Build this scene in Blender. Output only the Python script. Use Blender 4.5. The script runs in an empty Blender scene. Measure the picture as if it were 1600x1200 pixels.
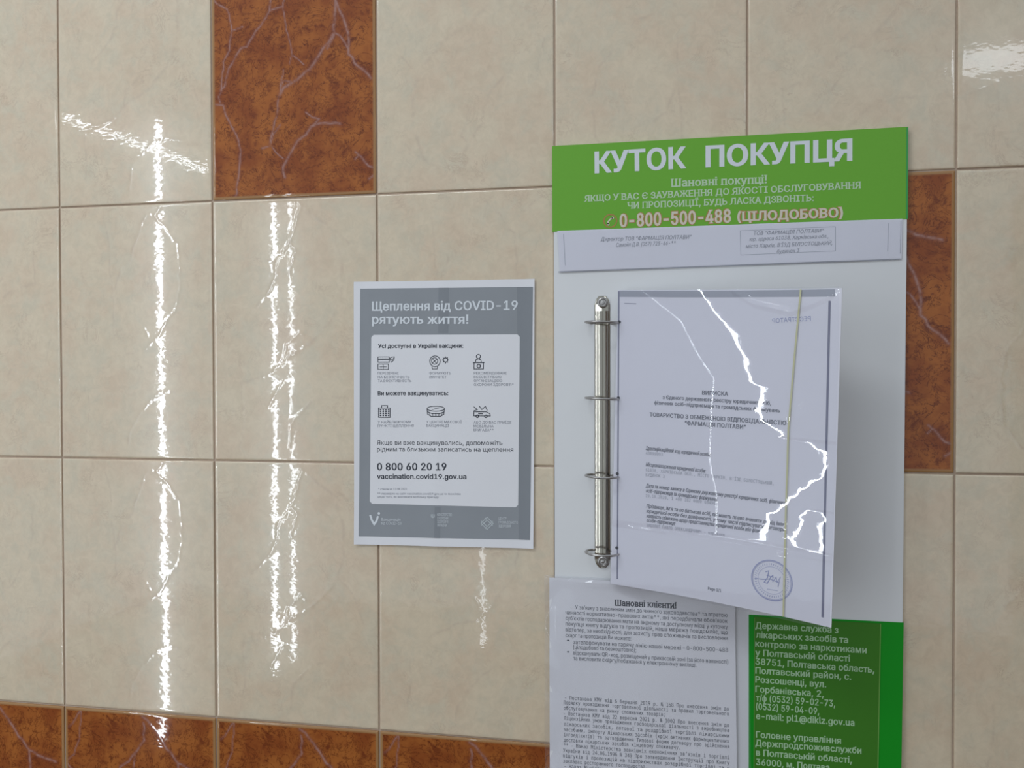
import bpy, bmesh, math, random
import numpy as np
from mathutils import Vector, Matrix
from mathutils.geometry import delaunay_2d_cdt
from pathlib import Path

random.seed(7)
RNG = np.random.default_rng(11)
scene = bpy.context.scene
COL = scene.collection

# ------------------------------------------------------------------ camera
# Wall measure used everywhere below: X to the right, Y downwards, Z into the
# wall, in metres.  World = (X, Z, 2 - Y); the wall face is the plane y = 0.
TOP = 2.0
cam_data = bpy.data.cameras.new('camera')
cam = bpy.data.objects.new('camera', cam_data)
COL.objects.link(cam)
cam_data.sensor_width = 36.0
cam_data.lens = 36.0 * 1200.0 / 1600.0
cam_data.clip_start = 0.02
cam.rotation_mode = 'QUATERNION'
_r = np.array([0.0133409381, 0.166032502, -0.00112334915])
_th = np.linalg.norm(_r)
_k = _r / _th
_K = np.array([[0, -_k[2], _k[1]], [_k[2], 0, -_k[0]], [-_k[1], _k[0], 0]])
_R = np.eye(3) + math.sin(_th) * _K + (1 - math.cos(_th)) * _K @ _K
_t = np.array([-0.546483833, -0.514839597, 0.922336886])
_C = -_R.T @ _t


def cv2w(v):
    return Vector((v[0], v[2], -v[1]))


CAM = Vector((_C[0], _C[2], TOP - _C[1]))
right, down, fwd = cv2w(_R[0]), cv2w(_R[1]), cv2w(_R[2])
M = Matrix((right, -down, -fwd)).transposed()
cam.rotation_quaternion = M.to_quaternion()
cam.location = CAM
scene.camera = cam

# ------------------------------------------------------------------ world, lamps, exposure
scene.view_settings.view_transform = 'Standard'
scene.view_settings.look = 'None'
scene.view_settings.gamma = 1.0
scene.view_settings.exposure = 0.28
scene.view_settings.use_curve_mapping = False
world = bpy.data.worlds.new('room_light')
scene.world = world
world.use_nodes = True
bg = world.node_tree.nodes['Background']
bg.inputs[0].default_value = (0.82, 0.91, 1.0, 1)
bg.inputs[1].default_value = 0.50


def area_lamp(name, loc, sx, sy, radiance, normal, up, col=(0.86, 0.93, 1.0)):
    """rectangular lamp; sx runs across, sy runs along `up`"""
    d = bpy.data.lights.new(name, 'AREA')
    d.shape = 'RECTANGLE'
    d.size, d.size_y = sx, sy
    d.energy = radiance * math.pi * sx * sy
    d.color = col
    o = bpy.data.objects.new(name, d)
    COL.objects.link(o)
    z = -Vector(normal).normalized()
    y = Vector(up)
    y = (y - z * y.dot(z)).normalized()
    x = y.cross(z)
    o.matrix_world = Matrix.Translation(loc) @ Matrix((x, y, z)).transposed().to_4x4()
    return o


# upright tube lamps of the glass cabinets across the room
DS = 1.8
STRIPS = [(-1.087, 2.45, 0.10, 0.012, 52.0), (-0.626, 2.14, 0.41, 0.009, 34.0),
          (-0.560, 2.14, 0.45, 0.008, 23.0), (0.147, 1.60, 0.55, 0.010, 7.0)]
for sx_, zt, zb, wd, rad in STRIPS:
    area_lamp('cabinet_lamp', (sx_, -DS, (zt + zb) / 2), wd, zt - zb, rad, (0, 1, 0), (0, 0, 1))
# ceiling lamps, then an added fill lamp
area_lamp('ceiling_tube_lamp', (-1.88, -2.87, 2.7), 0.028, 1.0, 24.0, (0, 0, -1), (0.15, -1, 0))
area_lamp('ceiling_panel_lamp', (2.34, -2.38, 2.7), 0.86, 0.26, 4.2, (0, 0, -1), (0, 1, 0))
area_lamp('overhead_fill_lamp', (-0.25, -1.15, 2.75), 0.35, 1.3, 7.5, (0, 0, -1), (1, 0, 0))  # unseen fill lamp, added for the wall's diffuse light


# ------------------------------------------------------------------ materials
def new_mat(name):
    m = bpy.data.materials.new(name)
    m.use_nodes = True
    nt = m.node_tree
    return m, nt, nt.nodes['Principled BSDF']


def plain(name, col, rough=0.6, spec=0.4, coat=0.0, coat_rough=0.05, metal=0.0, mottle=0.03, scale=60.0):
    m, nt, p = new_mat(name)
    n = nt.nodes.new('ShaderNodeTexNoise')
    n.inputs['Scale'].default_value = scale
    n.inputs['Detail'].default_value = 3
    tc = nt.nodes.new('ShaderNodeTexCoord')
    nt.links.new(tc.outputs['Object'], n.inputs['Vector'])
    mx = nt.nodes.new('ShaderNodeMix')
    mx.data_type = 'RGBA'
    mx.inputs[6].default_value = (*[c * (1 - mottle) for c in col], 1)
    mx.inputs[7].default_value = (*[min(1, c * (1 + mottle)) for c in col], 1)
    nt.links.new(n.outputs[0], mx.inputs[0])
    nt.links.new(mx.outputs[2], p.inputs['Base Color'])
    p.inputs['Roughness'].default_value = rough
    p.inputs['Specular IOR Level'].default_value = spec
    p.inputs['Metallic'].default_value = metal
    p.inputs['Coat Weight'].default_value = coat
    p.inputs['Coat Roughness'].default_value = coat_rough
    return m


def rgb(nt, c):
    n = nt.nodes.new('ShaderNodeRGB')
    n.outputs[0].default_value = (*c, 1)
    return n.outputs[0]


def mixc(nt, fac, a, b, mode='MIX'):
    n = nt.nodes.new('ShaderNodeMix')
    n.data_type = 'RGBA'
    n.blend_type = mode
    for s, v in ((n.inputs[0], fac), (n.inputs[6], a), (n.inputs[7], b)):
        if isinstance(v, (int, float)):
            s.default_value = v
        elif isinstance(v, tuple):
            s.default_value = (*v, 1)
        else:
            nt.links.new(v, s)
    return n.outputs[2]


def noise(nt, vec, scale, detail=4, rough=0.55, dist=0.0):
    n = nt.nodes.new('ShaderNodeTexNoise')
    n.inputs['Scale'].default_value = scale
    n.inputs['Detail'].default_value = detail
    n.inputs['Roughness'].default_value = rough
    n.inputs['Distortion'].default_value = dist
    nt.links.new(vec, n.inputs['Vector'])
    return n.outputs[0]


def ramp(nt, fac, lo, hi):
    n = nt.nodes.new('ShaderNodeMapRange')
    n.interpolation_type = 'SMOOTHSTEP'
    n.inputs[1].default_value = lo
    n.inputs[2].default_value = hi
    nt.links.new(fac, n.inputs[0])
    return n.outputs[0]


def glaze(nt, p, vec, hammer=3.4e-5, wave=0.9e-4):
    """wavy, finely hammered glaze under a clear coat"""
    mp = nt.nodes.new('ShaderNodeMapping')
    mp.inputs['Rotation'].default_value = (0, 0.9, 0)
    mp.inputs['Scale'].default_value = (1.0, 1.0, 2.3)
    nt.links.new(vec, mp.inputs['Vector'])
    fine = noise(nt, mp.outputs[0], 100, 1, 0.5)
    slow = noise(nt, vec, 16, 1, 0.4)
    b1 = nt.nodes.new('ShaderNodeBump')
    b1.inputs['Strength'].default_value = 1.0
    b1.inputs['Distance'].default_value = wave
    nt.links.new(slow, b1.inputs['Height'])
    b2 = nt.nodes.new('ShaderNodeBump')
    b2.inputs['Strength'].default_value = 1.0
    b2.inputs['Distance'].default_value = hammer
    nt.links.new(fine, b2.inputs['Height'])
    nt.links.new(b1.outputs[0], b2.inputs['Normal'])
    p.inputs['Roughness'].default_value = 0.15
    p.inputs['Specular IOR Level'].default_value = 0.35
    p.inputs['Coat Weight'].default_value = 1.0
    p.inputs['Coat Roughness'].default_value = 0.03
    nt.links.new(b2.outputs[0], p.inputs['Coat Normal'])
    nt.links.new(b1.outputs[0], p.inputs['Normal'])


def paint(nt):
    a = nt.nodes.new('ShaderNodeAttribute')
    a.attribute_name = 'paint'
    s = nt.nodes.new('ShaderNodeSeparateColor')
    nt.links.new(a.outputs['Color'], s.inputs[0])
    return s.outputs[0], s.outputs[1], s.outputs[2]


def tile_coords(nt, vary):
    tc = nt.nodes.new('ShaderNodeTexCoord')
    if not vary:
        return tc.outputs['Object']
    oi = nt.nodes.new('ShaderNodeObjectInfo')
    sc = nt.nodes.new('ShaderNodeVectorMath')
    sc.operation = 'SCALE'
    sc.inputs[0].default_value = (7.3, 3.1, 5.7)
    nt.links.new(oi.outputs['Random'], sc.inputs['Scale'])
    ad = nt.nodes.new('ShaderNodeVectorMath')
    nt.links.new(tc.outputs['Object'], ad.inputs[0])
    nt.links.new(sc.outputs[0], ad.inputs[1])
    return ad.outputs[0]


def cream_material():
    m, nt, p = new_mat('cream_glazed_tile')
    v = tile_coords(nt, True)
    vein, edge, soft = paint(nt)
    base = mixc(nt, ramp(nt, noise(nt, v, 16, 4, 0.6), 0.38, 0.66), (0.745, 0.615, 0.438), (0.715, 0.550, 0.385))
    base = mixc(nt, ramp(nt, noise(nt, v, 34, 5, 0.62, 0.4), 0.42, 0.7), base, (0.680, 0.585, 0.428))
    base = mixc(nt, 0.16, base, mixc(nt, ramp(nt, noise(nt, v, 95, 7, 0.72, 0.8), 0.3, 0.7), (0.42, 0.36, 0.27), (0.86, 0.75, 0.59)))
    w = noise(nt, v, 30, 8, 0.72, 1.2)
    sub = nt.nodes.new('ShaderNodeMath'); sub.operation = 'SUBTRACT'; sub.inputs[1].default_value = 0.5
    nt.links.new(w, sub.inputs[0])
    ab = nt.nodes.new('ShaderNodeMath'); ab.operation = 'ABSOLUTE'
    nt.links.new(sub.outputs[0], ab.inputs[0])
    hair = ramp(nt, ab.outputs[0], 0.022, 0.0)
    mul = nt.nodes.new('ShaderNodeMath'); mul.operation = 'MULTIPLY'
    nt.links.new(hair, mul.inputs[0])
    nt.links.new(ramp(nt, noise(nt, v, 22, 2, 0.5), 0.48, 0.7), mul.inputs[1])
    m2 = nt.nodes.new('ShaderNodeMath'); m2.operation = 'MULTIPLY'; m2.inputs[1].default_value = 0.6
    nt.links.new(mul.outputs[0], m2.inputs[0])
    base = mixc(nt, m2.outputs[0], base, (0.55, 0.41, 0.29))
    m3 = nt.nodes.new('ShaderNodeMath'); m3.operation = 'MULTIPLY'; m3.inputs[1].default_value = 0.42
    mv = nt.nodes.new('ShaderNodeMath'); mv.operation = 'MULTIPLY'
    nt.links.new(vein, mv.inputs[0])
    nt.links.new(ramp(nt, noise(nt, v, 70, 4, 0.65), 0.38, 0.68), mv.inputs[1])
    nt.links.new(mv.outputs[0], m3.inputs[0])
    base = mixc(nt, m3.outputs[0], base, (0.54, 0.41, 0.31))
    nt.links.new(base, p.inputs['Base Color'])
    glaze(nt, p, v)
    return m


def rust_material():
    m, nt, p = new_mat('rust_brown_glazed_tile')
    v = tile_coords(nt, False)
    vein, edge, soft = paint(nt)
    a = ramp(nt, noise(nt, v, 22, 5, 0.62), 0.36, 0.62)
    base = mixc(nt, a, (0.27, 0.066, 0.014), (0.41, 0.128, 0.026))
    b = ramp(nt, noise(nt, v, 70, 6, 0.7, 0.6), 0.50, 0.68)
    base = mixc(nt, b, base, (0.19, 0.042, 0.010))
    w = noise(nt, v, 38, 6, 0.7, 1.6)
    sub = nt.nodes.new('ShaderNodeMath'); sub.operation = 'SUBTRACT'; sub.inputs[1].default_value = 0.5
    nt.links.new(w, sub.inputs[0])
    ab = nt.nodes.new('ShaderNodeMath'); ab.operation = 'ABSOLUTE'
    nt.links.new(sub.outputs[0], ab.inputs[0])
    hair = ramp(nt, ab.outputs[0], 0.02, 0.0)
    base = mixc(nt, hair, base, (0.13, 0.026, 0.006))
    vm = nt.nodes.new('ShaderNodeMath'); vm.operation = 'MULTIPLY'; vm.inputs[1].default_value = 0.9
    vb = nt.nodes.new('ShaderNodeMath'); vb.operation = 'MULTIPLY'
    nt.links.new(vein, vb.inputs[0])
    nt.links.new(ramp(nt, noise(nt, v, 130, 3, 0.6), 0.25, 0.6), vb.inputs[1])
    nt.links.new(vb.outputs[0], vm.inputs[0])
    base = mixc(nt, soft, base, (0.20, 0.060, 0.045))
    base = mixc(nt, vm.outputs[0], base, (0.42, 0.235, 0.20))
    base = mixc(nt, edge, base, (0.40, 0.215, 0.088))
    nt.links.new(base, p.inputs['Base Color'])
    glaze(nt, p, v)
    p.inputs['Specular IOR Level'].default_value = 0.05
    p.inputs['Coat Weight'].default_value = 0.75
    return m


def film_material(name, haze=0.03, rough=0.02, gain=1.6):
    m = bpy.data.materials.new(name)
    m.use_nodes = True
    nt = m.node_tree
    nt.nodes.remove(nt.nodes['Principled BSDF'])
    out = nt.nodes['Material Output']
    tr = nt.nodes.new('ShaderNodeBsdfTransparent')
    tr.inputs[0].default_value = (0.965, 0.965, 0.985, 1)
    df = nt.nodes.new('ShaderNodeBsdfDiffuse')
    df.inputs[0].default_value = (0.8, 0.82, 0.86, 1)
    gl = nt.nodes.new('ShaderNodeBsdfGlossy')
    gl.inputs['Roughness'].default_value = rough
    m1 = nt.nodes.new('ShaderNodeMixShader')
    m1.inputs[0].default_value = haze
    nt.links.new(tr.outputs[0], m1.inputs[1])
    nt.links.new(df.outputs[0], m1.inputs[2])
    lw = nt.nodes.new('ShaderNodeLayerWeight')
    lw.inputs['Blend'].default_value = 0.5
    p5 = nt.nodes.new('ShaderNodeMath'); p5.operation = 'POWER'; p5.inputs[1].default_value = 5.0
    nt.links.new(lw.outputs['Facing'], p5.inputs[0])
    fr = nt.nodes.new('ShaderNodeMath'); fr.operation = 'MULTIPLY_ADD'
    fr.inputs[1].default_value = 0.7
    fr.inputs[2].default_value = 0.045
    nt.links.new(p5.outputs[0], fr.inputs[0])
    tc = nt.nodes.new('ShaderNodeTexCoord')
    nb = nt.nodes.new('ShaderNodeBump')
    nb.inputs['Strength'].default_value = 1.0
    nb.inputs['Distance'].default_value = 0.6e-5
    nt.links.new(noise(nt, tc.outputs['Object'], 190, 3, 0.6), nb.inputs['Height'])
    nt.links.new(nb.outputs[0], gl.inputs['Normal'])
    mu = nt.nodes.new('ShaderNodeMath'); mu.operation = 'MULTIPLY'; mu.inputs[1].default_value = gain
    nt.links.new(fr.outputs[0], mu.inputs[0])
    m2 = nt.nodes.new('ShaderNodeMixShader')
    nt.links.new(mu.outputs[0], m2.inputs[0])
    nt.links.new(m1.outputs[0], m2.inputs[1])
    nt.links.new(gl.outputs[0], m2.inputs[2])
    nt.links.new(m2.outputs[0], out.inputs[0])
    return m


MAT = {
    'cream': cream_material(),
    'rust': rust_material(),
    'grout': plain('brown_grout', (0.50, 0.385, 0.295), 0.9, 0.1, mottle=0.15, scale=300),
    'board': plain('white_board', (0.80, 0.80, 0.80), 0.45, 0.4, mottle=0.012),
    'green': plain('bright_green_vinyl', (0.160, 0.440, 0.036), 0.42, 0.35, mottle=0.03, scale=400),
    'teal': plain('bluish_green_edge', (0.055, 0.36, 0.09), 0.45, 0.3),
    'footer': plain('deep_green_vinyl', (0.004, 0.30, 0.012), 0.42, 0.3, mottle=0.03, scale=400),
    'card': plain('olive_green_print', (0.050, 0.205, 0.016), 0.42, 0.3, mottle=0.05, scale=400),
    'card_edge': plain('pale_green_edge', (0.20, 0.42, 0.09), 0.4, 0.4),
    'paper': plain('white_paper', (0.83, 0.82, 0.84), 0.75, 0.25, mottle=0.01),
    'page': plain('lilac_white_paper', (0.78, 0.765, 0.82), 0.75, 0.25, mottle=0.012),
    'slip': plain('slip_paper', (0.80, 0.79, 0.84), 0.7, 0.25, mottle=0.01),
    'toner': plain('grey_toner', (0.30, 0.315, 0.335), 0.6, 0.3, mottle=0.05, scale=40),
    'toner_dark': plain('darker_toner', (0.255, 0.27, 0.29), 0.6, 0.3),
    'ink': plain('black_ink', (0.045, 0.05, 0.065), 0.6, 0.3),
    'ink_soft': plain('dark_grey_ink', (0.13, 0.14, 0.165), 0.6, 0.3),
    'ink_page': plain('soft_page_ink', (0.17, 0.175, 0.21), 0.6, 0.3),
    'ink_mid': plain('grey_ink', (0.25, 0.26, 0.30), 0.6, 0.3),
    'ink_light': plain('pale_grey_ink', (0.40, 0.41, 0.46), 0.6, 0.3),
    'white': plain('white_print', (0.74, 0.77, 0.80), 0.5, 0.3, mottle=0.01),
    'white_dim': plain('dull_white_print', (0.56, 0.60, 0.62), 0.5, 0.3, mottle=0.01),
    'greenish': plain('greenish_white_print', (0.52, 0.68, 0.46), 0.5, 0.3, mottle=0.01),
    'mint': plain('pale_mint_print', (0.40, 0.60, 0.36), 0.5, 0.3, mottle=0.01),
    'orange': plain('orange_outline_print', (0.44, 0.235, 0.085), 0.5, 0.3),
    'ivory': plain('ivory_print', (0.70, 0.64, 0.52), 0.5, 0.3, mottle=0.01),
    'stamp': plain('blue_stamp_ink', (0.33, 0.35, 0.55), 0.7, 0.2),
    'yellow': plain('yellow_edge_strip', (0.62, 0.60, 0.33), 0.5, 0.4),
    'grey_line': plain('grey_border_print', (0.37, 0.38, 0.43), 0.6, 0.3),  # grey of the pocket seam and the page's top band
    'border': plain('dark_border_print', (0.20, 0.20, 0.28), 0.6, 0.3),
    'chrome': plain('polished_nickel', (0.44, 0.41, 0.35), 0.13, 0.5, metal=1.0, mottle=0.02),
    'steel': plain('dull_nickel', (0.47, 0.45, 0.43), 0.28, 0.5, metal=1.0, mottle=0.05, scale=300),
    'dark': plain('dark_hole', (0.03, 0.03, 0.04), 0.8, 0.1),
    'film': film_material('clear_pocket_film'),
    'laminate': film_material('clear_laminate', 0.05, 0.06, 1.2),
}


# ------------------------------------------------------------------ object helpers
def W(X, Y, Z=0.0):
    return (X, Z, TOP - Y)


def mesh_obj(name, verts, faces, mat, parent=None, smooth=False, loc=(0, 0, 0)):
    me = bpy.data.meshes.new(name)
    me.from_pydata([tuple(v) for v in verts], [], [tuple(f) for f in faces])
    mats = mat if isinstance(mat, (list, tuple)) else [mat]
    for m in mats:
        me.materials.append(m)
    if smooth:
        me.polygons.foreach_set('use_smooth', [True] * len(me.polygons))
    me.update()
    o = bpy.data.objects.new(name, me)
    o.location = loc
    COL.objects.link(o)
    if parent:
        o.parent = parent
    return o


def thing(name, label, cat, loc, group=None):
    o = bpy.data.objects.new(name, None)
    o.empty_display_size = 0.05
    COL.objects.link(o)
    o.location = loc
    o['label'] = label
    o['category'] = cat
    if group:
        o['group'] = group
    return o


class Local:
    """mesh parts are given in world measure and stored relative to their thing"""

    def __init__(self, root):
        self.root = root
        self.o = np.array(root.location)

    def part(self, name, verts, faces, mat, parent=None, smooth=False, label=None):
        v = np.asarray(verts, float) - self.o
        o = mesh_obj(name, v, faces, mat, parent or self.root, smooth)
        if smooth:
            o.data.set_sharp_from_angle(angle=0.9)
        if label:
            o['label'] = label
        return o


def slab(quad, z_front, z_back):
    """solid from a wall-measure quad [(X,Y)*n clockwise]"""
    n = len(quad)
    v = [W(x, y, z_front) for x, y in quad] + [W(x, y, z_back) for x, y in quad]
    f = [tuple(range(n))[::-1], tuple(range(n, 2 * n))]
    for i in range(n):
        j = (i + 1) % n
        f.append((i, j, n + j, n + i))
    return v, f


def sheet_grid(nu, nv, fn, thick=None):
    """fn(s,t,off) -> world point, off>0 towards the viewer; closed when thick is given"""
    v, f = [], []
    layers = [0.0] if thick is None else [0.0, -thick]
    for off in layers:
        for j in range(nv + 1):
            for i in range(nu + 1):
                v.append(fn(i / nu, j / nv, off))
    n = (nu + 1) * (nv + 1)
    for k in range(len(layers)):
        for j in range(nv):
            for i in range(nu):
                a = k * n + j * (nu + 1) + i
                q = (a, a + nu + 1, a + nu + 2, a + 1)
                f.append(q if k == 0 else q[::-1])
    if thick is not None:
        rim = [i for i in range(nu + 1)] + [j * (nu + 1) + nu for j in range(1, nv + 1)]
        rim += [nv * (nu + 1) + i for i in range(nu - 1, -1, -1)] + [j * (nu + 1) for j in range(nv - 1, 0, -1)]
        for i in range(len(rim)):
            a, b = rim[i], rim[(i + 1) % len(rim)]
            f.append((a, b, n + b, n + a))
    return v, f


# ------------------------------------------------------------------ lettering
def load_font(n):
    try:
        return bpy.data.fonts.load(str(Path(bpy.utils.resource_path('LOCAL')) / 'datafiles' / 'fonts' / n))
    except Exception:
        return None


_cap = {}
FONT = {'sans': load_font('Inter.woff2'), 'mono': load_font('DejaVuSansMono.woff2')}
_cache = {}


def cap_height(font):
    if font not in _cap:
        _cap[font] = 1.0
        V = glyph_run('Н', font, 0.0, 1)[0]
        _cap[font] = V[:, 1].max() - V[:, 1].min()
    return _cap[font]




def glyph_run(text, font='sans', weight=0.0, res=2, serif=False):
    """filled outlines of a run of text, em = 1: (verts Nx2, tris, x0, x1, capheight)"""
    key = (text, font, weight, res, serif)
    if key in _cache:
        return _cache[key]
    c = bpy.data.curves.new('run', 'FONT')
    c.body = text
    c.size = 1.0
    c.resolution_u = res
    c.fill_mode = 'NONE'
    if weight > 0:
        c.space_character = 1.0 + weight * 1.0
    if FONT.get(font):
        c.font = FONT[font]
    o = bpy.data.objects.new('run', c)
    COL.objects.link(o)
    dg = bpy.context.evaluated_depsgraph_get()
    me = o.evaluated_get(dg).to_mesh()
    co = np.array([v.co[:2] for v in me.vertices], float).reshape(-1, 2)
    ed = np.array([e.vertices[:] for e in me.edges], int).reshape(-1, 2)
    o.evaluated_get(dg).to_mesh_clear()
    bpy.data.objects.remove(o)
    bpy.data.curves.remove(c)
    # loops
    nxt = {}
    for a, b in ed:
        nxt.setdefault(a, []).append(b)
        nxt.setdefault(b, []).append(a)
    seen, loops = set(), []
    for s in range(len(co)):
        if s in seen or s not in nxt:
            continue
        lp, cur, prev = [], s, None
        while cur not in seen:
            seen.add(cur)
            lp.append(cur)
            q = [x for x in nxt[cur] if x != prev and x not in seen]
            prev = cur
            if not q:
                break
            cur = q[0]
        if len(lp) > 2:
            loops.append(lp)
    # orientation: from the edge order of the outline
    eset = {(a, b) for a, b in ed}
    for i, lp in enumerate(loops):
        fw = sum((lp[k], lp[(k + 1) % len(lp)]) in eset for k in range(len(lp)))
        if fw < len(lp) / 2:
            loops[i] = lp[::-1]
    SGN = [1.0]
    if weight > 0 and loops:
        # embolden: push every outline away from the letter's body
        def area(lp):
            A = co[lp]; B = np.roll(A, -1, 0)
            return ((A[:, 0] * B[:, 1]) - (B[:, 0] * A[:, 1])).sum() / 2
        big = max(loops, key=lambda l: abs(area(l)))
        sg = 1.0 if area(big) < 0 else -1.0
        SGN[0] = sg
        new = co.copy()
        for lp in loops:
            A = co[lp]
            d0 = A - np.roll(A, 1, 0); d1 = np.roll(A, -1, 0) - A
            d0 /= np.linalg.norm(d0, axis=1)[:, None] + 1e-9; d1 /= np.linalg.norm(d1, axis=1)[:, None] + 1e-9
            n0 = np.stack([-d0[:, 1], d0[:, 0]], 1) * sg; n1 = np.stack([-d1[:, 1], d1[:, 0]], 1) * sg
            m = n0 + n1
            m /= np.linalg.norm(m, axis=1)[:, None] + 1e-9
            k = 1 / np.clip((m * n1).sum(1), 0.6, 1)
            new[lp] = A + m * (k * weight)[:, None] * np.array([1.0, 0.55])
        co = new
    if serif and loops:
        cap = cap_height(font)
        em = cap / 0.727
        pts_, new_ = list(map(tuple, co)), []
        for lp in loops:
            A = co[lp]
            for k in range(len(lp)):
                p, q = A[k], A[(k + 1) % len(lp)]
                ln = abs(p[0] - q[0])
                if abs(p[1] - q[1]) < 0.006 and 0.05 * em < ln < 0.26 * em + weight * 2:
                    y = p[1]
                    at = [t for t in (0.0, 0.751 * cap, cap) if abs(y - t) < 0.04 * em + weight * 0.6]
                    if not at:
                        continue
                    h = 0.06 * em
                    ya, yb = (y - .001, y + h) if at[0] < 0.1 else (y - h, y + .001)
                    xa, xb = min(p[0], q[0]) - 0.06 * em, max(p[0], q[0]) + 0.06 * em
                    b = len(pts_)
                    r4 = [(xa, ya), (xa, yb), (xb, yb), (xb, ya)]
                    pts_ += r4 if SGN[0] > 0 else r4[::-1]
                    new_.append([b, b + 1, b + 2, b + 3])
        co = np.array(pts_)
        loops += new_
    # group loops into glyph clusters by x overlap, fill each with a constrained triangulation
    boxes = sorted([(co[lp][:, 0].min(), co[lp][:, 0].max(), lp) for lp in loops], key=lambda b: b[0])
    groups = []
    for b in boxes:
        if groups and b[0] < groups[-1][1] - 1e-6:
            groups[-1][2].append(b[2])
            groups[-1][1] = max(groups[-1][1], b[1])
        else:
            groups.append([b[0], b[1], [b[2]]])
    V, T = [], []
    for x0, x1, lps in groups:
        pts, es = [], []
        for lp in lps:
            base = len(pts)
            n = len(lp)
            for k in range(n):
                pts.append(Vector(co[lp[k]]))
                es.append((base + k, base + (k + 1) % n))
        pv, pe, pf, _, _, _ = delaunay_2d_cdt(pts, es, [], 0, 1e-6)
        if not pf:
            continue
        P = np.array([p[:] for p in pv])
        F = np.array([f for f in pf if len(f) == 3])
        cen = P[F].mean(1)
        # even-odd would break overlapping strokes: use winding number
        wn = np.zeros(len(cen), int)
        for lp in lps:
            A = co[lp]
            B = np.roll(A, -1, 0)
            ay, by = A[:, 1][None], B[:, 1][None]
            y = cen[:, 1][:, None]
            crs = (B[:, 0] - A[:, 0])[None] * (y - ay) - (cen[:, 0][:, None] - A[:, 0][None]) * (by - ay)
            wn += ((ay <= y) & (by > y) & (crs > 0)).sum(1) - ((ay > y) & (by <= y) & (crs < 0)).sum(1)
        keep = wn != 0
        base = len(V)
        V += [tuple(p) for p in P]
        T += [tuple(int(base + i) for i in f) for f in F[keep]]
    V = np.array(V)
    r = (V, T, V[:, 0].min(), V[:, 0].max())
    _cache[key] = r
    return r


class Print:
    """flat print gathered in a sheet's own millimetres (x right, y down)"""

    def __init__(self):
        self.v, self.f = [], []

    def poly(self, pts):
        b = len(self.v)
        self.v += [tuple(p) for p in pts]
        self.f.append(tuple(range(b, b + len(pts))))

    def rect(self, x0, y0, x1, y1):
        self.poly([(x0, y0), (x1, y0), (x1, y1), (x0, y1)])

    def stroke(self, pts, w, closed=False, sub=0):
        """a mitred line of even width"""
        P = [np.array(p, float) for p in pts]
        if sub:
            Q = [P[0]]
            for a, b in zip(P[:-1], P[1:]):
                k = max(1, int(np.linalg.norm(b - a) / sub))
                Q += [a + (b - a) * (i + 1) / k for i in range(k)]
            P = Q
        n = len(P)
        L, Rr = [], []
        for i in range(n):
            a = P[i - 1] if (closed or i > 0) else None
            b = P[(i + 1) % n] if (closed or i < n - 1) else None
            d0 = (P[i] - a) / (np.linalg.norm(P[i] - a) + 1e-9) if a is not None else None
            d1 = (b - P[i]) / (np.linalg.norm(b - P[i]) + 1e-9) if b is not None else None
            if d0 is None: d0 = d1
            if d1 is None: d1 = d0
            n1 = np.array([-d1[1], d1[0]])
            m = np.array([-d0[1], d0[0]]) + n1
            m /= np.linalg.norm(m) + 1e-9
            m *= w / 2 / max(0.5, float(m @ n1))
            L.append(P[i] + m); Rr.append(P[i] - m)
        for i in range(n if closed else n - 1):
            j = (i + 1) % n
            self.poly([L[i], L[j], Rr[j], Rr[i]])

    def circle(self, cx, cy, r, w=None, n=24):
        ring = [(cx + r * math.cos(2 * math.pi * i / n), cy + r * math.sin(2 * math.pi * i / n)) for i in range(n)]
        if w is None:
            self.poly(ring)
        else:
            self.stroke(ring, w, True)

    def text(self, s, x0, y0, x1, y1, cap, font='sans', weight=0.0, res=2, serif=False, slant=0.0, grow=0.0):
        V, T, a, b = glyph_run(s, font, weight, res, serif)
        d = np.array([x1 - x0, y1 - y0])
        L = np.linalg.norm(d)
        d = d / L
        up = np.array([d[1], -d[0]])
        sx = L / (b - a)
        sy = cap / cap_height(font)
        base = len(self.v)
        for x, y in V:
            p = np.array([x0, y0]) + d * ((x - a) * sx + slant * y * sy) + up * (y * sy)
            self.v.append((p[0], p[1]))
        for t in T:
            self.f.append(tuple(base + i for i in t))

    def lines(self, rows, **over):
        for s, x0, y0, x1, y1, cap, st in rows:
            kw = dict(weight=0.0, res=1)
            if 'b' in st:
                kw['weight'] = 0.022
            if 'm' in st:
                kw['font'] = 'mono'
            if 'i' in st:
                kw['slant'] = 0.2
            if 's' in st or 'S' in st or 'o' in st:
                kw['serif'] = True
                kw['weight'] = 0.022
            if 'T' in st:
                kw['weight'] = 0.029
                kw['res'] = 4
            kw.update(over)
            self.text(s, x0, y0, x1, y1, cap, **kw)

    def build(self, loc, name, mat, fn, parent, off=0.00012, label=None):
        pts = np.array([fn(x, y, off) for x, y in self.v])
        fc = []
        for f in self.f:
            p = [pts[i] for i in f]
            n = np.cross(p[1] - p[0], p[2] - p[0])
            fc.append(f if n[1] < 0 else f[::-1])
        return loc.part(name, pts, fc, mat, parent, label=label)



def letter(loc, rows, mat, fn, parent, off, label=None, **over):
    """every line of print is a part of its own"""
    for row in rows:
        q = Print()
        q.lines([row], **over)
        q.build(loc, 'text_line', mat, fn, parent, off, label=label if len(rows) < 4 else None)


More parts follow.
